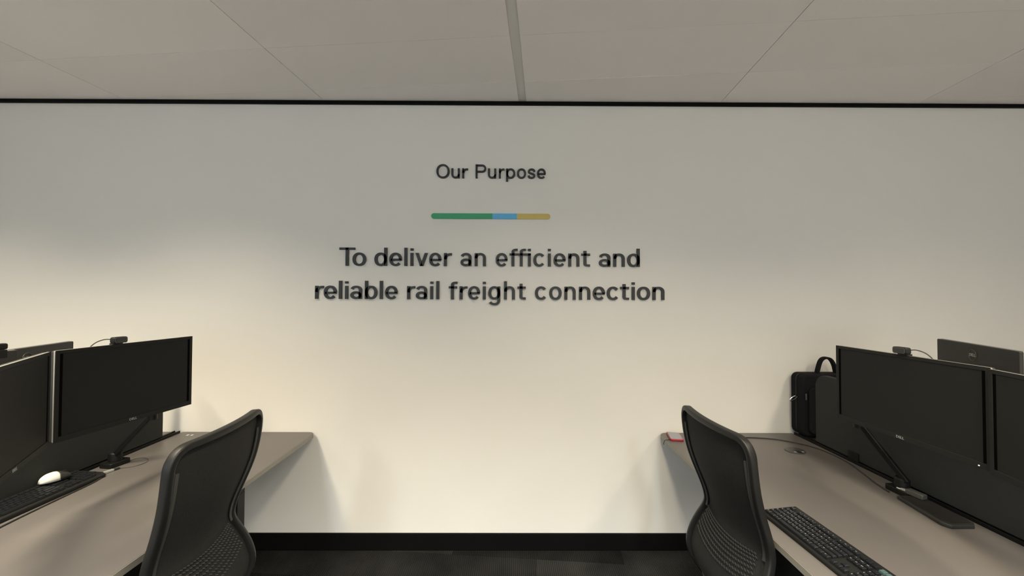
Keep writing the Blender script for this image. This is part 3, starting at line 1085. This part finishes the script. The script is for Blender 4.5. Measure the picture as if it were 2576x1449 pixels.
zc = DZ + 0.0032
cord('desk_cable', 'black cable trailing along the back of the right desk to the adapter',
     [(1.25, -0.11, zc), (1.37, -0.092, zc), (1.47, -0.10, zc), (1.56, -0.13, zc), (1.655, -0.22, zc), (1.685, -0.32, zc), (1.685, -0.44, zc), (1.655, -0.55, zc), (1.622, -0.655, zc), (1.606, -0.735, zc + .001)], 0.0030, M['rubber'])
cord('desk_cable', 'black cable lying along the front of the left keyboard',
     [(-1.775, -1.30, zc), (-1.79, -1.10, zc), (-1.808, -0.95, zc), (-1.818, -0.80, zc), (-1.826, -0.66, zc), (-1.85, -0.585, zc)], 0.0028, M['rubber'])
zt = DZ + 0.0018
cord('looped_cord', 'thin grey cord looping on the left desk beside the arm clamp',
     [(-1.893, -0.515, zt), (-1.893, -0.45, zt), (-1.880, -0.40, zt), (-1.84, -0.395, zt), (-1.797, -0.43, zt), (-1.795, -0.475, zt), (-1.825, -0.505, zt), (-1.862, -0.520, zt + .003), (-1.888, -0.545, zt)], 0.0015, M['greycable'])
plug = thing('usb_plug', 'pale grey plug lying at the end of the left keyboard', 'plug', (-1.866, -0.560, DZ + 0.0006), math.radians(72))
box('shell', (-0.040, -0.008, 0), (0.022, 0.008, 0.010), M['silver'], plug, 0.002)
box('strain_relief', (0.0222, -0.005, 0.001), (0.045, 0.005, 0.008), M['rubber'], plug, 0.002)

# cable grommet
gr = thing('cable_grommet', 'round dark grey cable grommet set in the right desk', 'grommet', (1.531, -0.284, DZ))
MB().lathe([(0.048, 0.0003), (0.048, 0.003), (0.044, 0.0055), (0.030, 0.0065)], 36).build('cap', M['grommet'], gr, smooth=True)
box('slot_cover', (-0.012, -0.046, 0.0066), (0.012, -0.01, 0.0075), M['plastic'], gr, 0.0005)
for k in (-1, 1):  # small silver pieces stand in for two glints on the cap
    box('cap_glint', (-0.006 + 0.02 * k, -0.034, 0.0066), (0.006 + 0.02 * k, -0.026, 0.0078), M['silver'], gr, 0.0004)

# pair of small flat white marks on the left desk
st = thing('desk_marks', 'pair of tiny white marks on the left desk near the wall', 'marks', (-1.884, -0.062, DZ))
for k in (-1, 1):
    box('sticker', (-0.007 + 0.0125 * k, -0.008, 0.0003), (0.007 + 0.0125 * k - 0.003, 0.008, 0.0009), M['white_pl'], st)

# red phone on the right desk's corner
ph = thing('smartphone', 'red-cased smartphone lying on the corner of the right desk', 'phone', (0.966, -0.087, DZ + 0.0004), math.radians(-11))
MB().prism(rrect(-0.037, -0.062, 0.037, 0.062, 0.008, 4), 0, 0.011).build('case', M['red'], ph, bevel=0.003, seg=3)
MB().prism(rrect(-0.032, -0.057, 0.032, 0.057, 0.006, 4), 0.0111, 0.0116).build('screen', M['glass'], ph)
MB().tube(catmull([(-0.036, -0.05, 0.006), (-0.050, -0.058, 0.004), (-0.068, -0.064, 0.001), (-0.074, -0.066, -0.022)], 5), 0.002, 6).build('wrist_cord', M['rubber'], ph, smooth=True)

# ------------------------------------------------------------------ bag
bag = thing('laptop_bag', 'black nylon laptop bag standing against the wall behind the right divider', 'bag', (1.872, -0.075, DZ + 0.0045), 0)
BW = 0.178
MB().prism(rrect(-BW, 0.0125, BW, 0.372, 0.035, 6), -0.045, 0.055, 'y').build('body', M['bag'], bag, bevel=0.012, seg=3)
MB().prism(rrect(-BW + 0.03, 0.03, BW - 0.03, 0.30, 0.03, 5), -0.062, -0.0455, 'y').build('front_pocket', M['bag'], bag, bevel=0.008, seg=3)
zip_path = [(p[0], 0.005, p[1]) for p in rrect(-BW - .0006, 0.02, BW + .0006, 0.3726, 0.035, 6)]
MB().tube(zip_path, 0.003, 6, True).build('zip', M['rubber'], bag, smooth=True)
hp = catmull([(-0.060, 0.0, 0.36), (-0.052, 0.0, 0.40), (-0.036, 0.0, 0.445), (-0.012, 0.0, 0.462), (0.020, 0.0, 0.455), (0.042, 0.0, 0.42), (0.056, 0.0, 0.36)], 6)
MB().sweep(hp, [(-0.006, -0.014), (0.006, -0.014), (0.006, 0.014), (-0.006, 0.014)], up=(0, 1, 0)).build('handle', M['bag'], bag, bevel=0.002)
rp = [(-BW - 0.024 + 0.022 * math.cos(a) * 1.0, -0.005, 0.225 + 0.010 * math.sin(a) + 0.011 * math.cos(a)) for a in [2 * PI * k / 20 for k in range(20)]]
MB().tube(rp, 0.0028, 7, True).build('strap_ring', M['chrome'], bag, smooth=True)
zp = MB()
zp.box((-BW + 0.016, -0.0495, 0.225), (-BW + 0.024, -0.0455, 0.262))
zp.build('zip_pull', M['edge_silver'], bag, bevel=0.0015)
for x in (-0.06, 0.056):
    box('handle_patch', (x - 0.018, -0.0475, 0.31), (x + 0.018, -0.0453, 0.362), M['bag'], bag, 0.001)

# ------------------------------------------------------------------ chairs
# side profile of the backrest: height, forward offset, half width
PROFILE = [(1.060, 0.000, 0.222), (1.020, 0.001, 0.226), (0.975, 0.005, 0.227), (0.930, 0.011, 0.225), (0.885, 0.020, 0.221), (0.840, 0.033, 0.215),
           (0.797, 0.048, 0.208), (0.757, 0.063, 0.202), (0.722, 0.075, 0.198), (0.690, 0.083, 0.196), (0.660, 0.085, 0.197), (0.632, 0.078, 0.202),
           (0.600, 0.063, 0.210), (0.562, 0.045, 0.218), (0.520, 0.029, 0.223), (0.475, 0.019, 0.224), (0.432, 0.024, 0.218), (0.390, 0.045, 0.205), (0.350, 0.075, 0.185)]


def prof_at(t):
    n = len(PROFILE) - 1
    x = max(0.0, min(1.0, t)) * n
    i = min(int(x), n - 1)
    f = x - i
    P = [Vector(PROFILE[max(0, min(n, i + k))]) for k in (-1, 0, 1, 2)]
    a, b, c, d = P
    return 0.5 * ((2 * b) + (c - a) * f + (2 * a - 5 * b + 4 * c - d) * f * f + (3 * b - a - 3 * c + d) * f ** 3)


def chair(label, loc, rz, top):
    """local: x across, +y forward (towards the desk), z up"""
    t = thing('office_chair', label, 'office chair', loc, rz, 'black mesh office chairs')
    dz = top - 1.060

    def S(u, v, off=0.0):
        """u -1..1 across, v 0..1 from the top down"""
        p = prof_at(v)
        return Vector((u * p[2], p[1] + 0.030 * (u * u - 1) + off, p[0] + dz))

    def normal(u, v):
        a = S(u + .01, v) - S(u - .01, v)
        b = S(u, min(1, v + .01)) - S(u, max(0, v - .01))
        n = b.cross(a).normalized()
        return n if n.y > 0 else -n
    # perimeter of the frame with rounded top corners
    loop, ups = [], []
    NV = 44
    rc_u, rc_v = 0.26, 0.072

    def addp(u, v):
        loop.append(S(u, v))
        ups.append(normal(max(-.97, min(.97, u)), v))
    for k in range(NV + 1):                       # left side upward
        v = 0.985 - (0.985 - rc_v) * k / NV
        addp(-1, v)
    for k in range(1, 8):
        a = PI / 2 * k / 8
        addp(-1 + rc_u * (1 - math.cos(a)), rc_v * (1 - math.sin(a)))
    for k in range(0, 17):
        u = (-1 + rc_u) + (2 - 2 * rc_u) * k / 16
        addp(u, 0.0)
    for k in range(1, 8):
        a = PI / 2 * k / 8
        addp(1 - rc_u * (1 - math.sin(a)), rc_v * (1 - math.cos(a)))
    for k in range(NV + 1):
        v = rc_v + (0.985 - rc_v) * k / NV
        addp(1, v)
    for k in range(1, 12):
        addp(1 - 2 * k / 12, 0.985)
    fw, fd = 0.0108, 0.015
    prof = rrect(-fw, -fd, fw, fd, 0.006, 3)
    fr = MB().sweep(loop, prof, True, ups)
    fr.build('back_frame', M['chair_frame'], t, smooth=True)
    # inner lip that holds the mesh
    lip = []
    lup = []
    for p, n, q in zip(loop, ups, range(len(loop))):
        ctr = S(0, 0.5)
        d = Vector((-p.x, 0, 0))
        uu = -0.088 * (1 if p.x > 0 else -1) if abs(p.x) > 0.02 else 0
        lip.append(p)
    mesh = MB()
    mesh.grid(lambda i, j: S((2 * i - 1) * 0.985, 0.012 + 0.965 * j) + normal((2 * i - 1) * .9, 0.012 + 0.965 * j) * 0.002, 24, 60)
    # drop the mesh corners that would stick out of the rounded frame
    vv = []
    for (x, y, z) in mesh.v:
        vv.append((x, y, z))
    mesh.v = vv
    keep = []
    for f in mesh.f:
        c = sum((Vector(mesh.v[i]) for i in f), Vector()) / 4
        # corner test in (u,v)
        i0 = f[0]
        j = i0 // 25
        i = i0 % 25
        u = abs((2 * (i + .5) / 24 - 1) * 0.985)
        v = 0.012 + 0.965 * (j + .5) / 60
        du, dv = (u - (1 - rc_u)) / rc_u, (rc_v - v) / rc_v
        if du > 0 and dv > 0 and du * du + dv * dv > 1.0:
            continue
        keep.append(f)
    mesh.f = keep
    mo = mesh.build('back_mesh', M['mesh'], t, smooth=True, weld=True)
    mo.modifiers.new('thick', 'SOLIDIFY').thickness = 0.004
    # lighter strip that paints the highlight on the frame's inner lip
    for sgn in (-1, 1):
        pp, pu = [], []
        for k in range(26):
            v = 0.09 + 0.50 * k / 25
            pp.append(S(sgn * (0.905 + 0.012 * math.sin(PI * k / 25)), v) - normal(sgn * 0.9, v) * 0.005)
            pu.append(normal(sgn * .9, v))
        MB().sweep(pp, rrect(-0.0060, -0.003, 0.0060, 0.003, 0.002, 2), False, pu).build('lip_highlight', M['stitch_highlight'], t, smooth=True)
    # woven lumbar band: short raised stitches in rows
    lw = MB()
    rnd = random.Random(3)
    for r in range(8):
        v = 0.575 + 0.021 * r
        for k in range(26):
            u = -0.80 + 1.6 * (k + 0.5 * (r % 2)) / 26
            bow = 0.028 * (1 - (u / 0.8) ** 2)
            a = S(u - 0.022, v + bow - .003) - normal(u, v + bow) * 0.0058
            b = S(u + 0.022, v + bow + .003) - normal(u, v + bow) * 0.0058
            lw.sweep([a, b], [(-0.0016, -0.0012), (0.0016, -0.0012), (0.0016, 0.0012), (-0.0016, 0.0012)], up=normal(u, v + bow))
    lo = lw.build('lumbar_stitching', M['stitch_highlight'], t)
    lo['kind'] = 'stuff'
    # seat
    sh = 0.468 + dz
    sp = rrect(-0.235, 0.075, 0.235, 0.53, 0.08, 6)
    MB().prism(sp, sh - 0.06, sh).build('seat', M['fabric'], t, bevel=0.022, seg=4)
    MB().prism(rrect(-0.19, 0.10, 0.19, 0.47, 0.06, 5), sh - 0.085, sh - 0.0605).build('seat_pan', M['chair_frame'], t, bevel=0.008)
    box('mechanism', (-0.07, 0.10, sh - 0.135), (0.07, 0.34, sh - 0.0855), M['metal_black'], t, 0.012)
    # yoke from the back to the mechanism
    yk = MB()
    yk.sweep(catmull([(0, S(0, .97).y, S(0, .97).z), (0, 0.06, sh - 0.125), (0, 0.12, sh - 0.115)], 5), rrect(-0.05, -0.012, 0.05, 0.012, 0.006, 3), up=(0, 0, 1))
    yk.build('back_yoke', M['chair_frame'], t, smooth=True)
    cy = 0.25
    MB().lathe([(0.028, 0.10), (0.028, 0.22), (0.0205, 0.222), (0.0205, sh - 0.1355)], 20, (0, cy, 0)).build('gas_column', M['metal_black'], t, smooth=True)
    MB().lathe([(0.045, 0.062), (0.045, 0.10), (0.032, 0.115)], 24, (0, cy, 0)).build('hub', M['chair_frame'], t, smooth=True)
    for k in range(5):
        a = 2 * PI * k / 5 + 0.3
        ca, sa = math.cos(a), math.sin(a)
        lg = MB()
        lg.sweep([(0.03 * ca, cy + 0.03 * sa, 0.085), (0.16 * ca, cy + 0.16 * sa, 0.080), (0.30 * ca, cy + 0.30 * sa, 0.068)], rrect(-0.018, -0.012, 0.018, 0.012, 0.006, 2), up=(0, 0, 1))
        lo_ = lg.build('base_leg', M['chair_frame'], t, smooth=True)
        ce = (0.29 * ca, cy + 0.29 * sa)
        cs = MB()
        for sg in (-1, 1):
            o0 = Vector((ce[0] - sa * 0.008 * sg, ce[1] + ca * 0.008 * sg, 0.027))
            o1 = Vector((ce[0] - sa * 0.024 * sg, ce[1] + ca * 0.024 * sg, 0.027))
            cs.sweep([o0, o1], [(0.026 * math.cos(2 * PI * q / 16), 0.026 * math.sin(2 * PI * q / 16)) for q in range(16)])
        cs.tube([(ce[0], ce[1], 0.027), (ce[0], ce[1], 0.062)], 0.008, 10)
        cs.build('caster', M['rubber'], lo_, smooth=True)
    return t


# left chair faces -X, right chair faces +X
chair('black mesh-back office chair pushed against the left desk', (-0.993, -1.045, 0), math.radians(90 + 3.5), 1.074)
chair('black mesh-back office chair in front of the right desk', (0.783, -0.888, 0), math.radians(-90 + 2.5), 1.050)
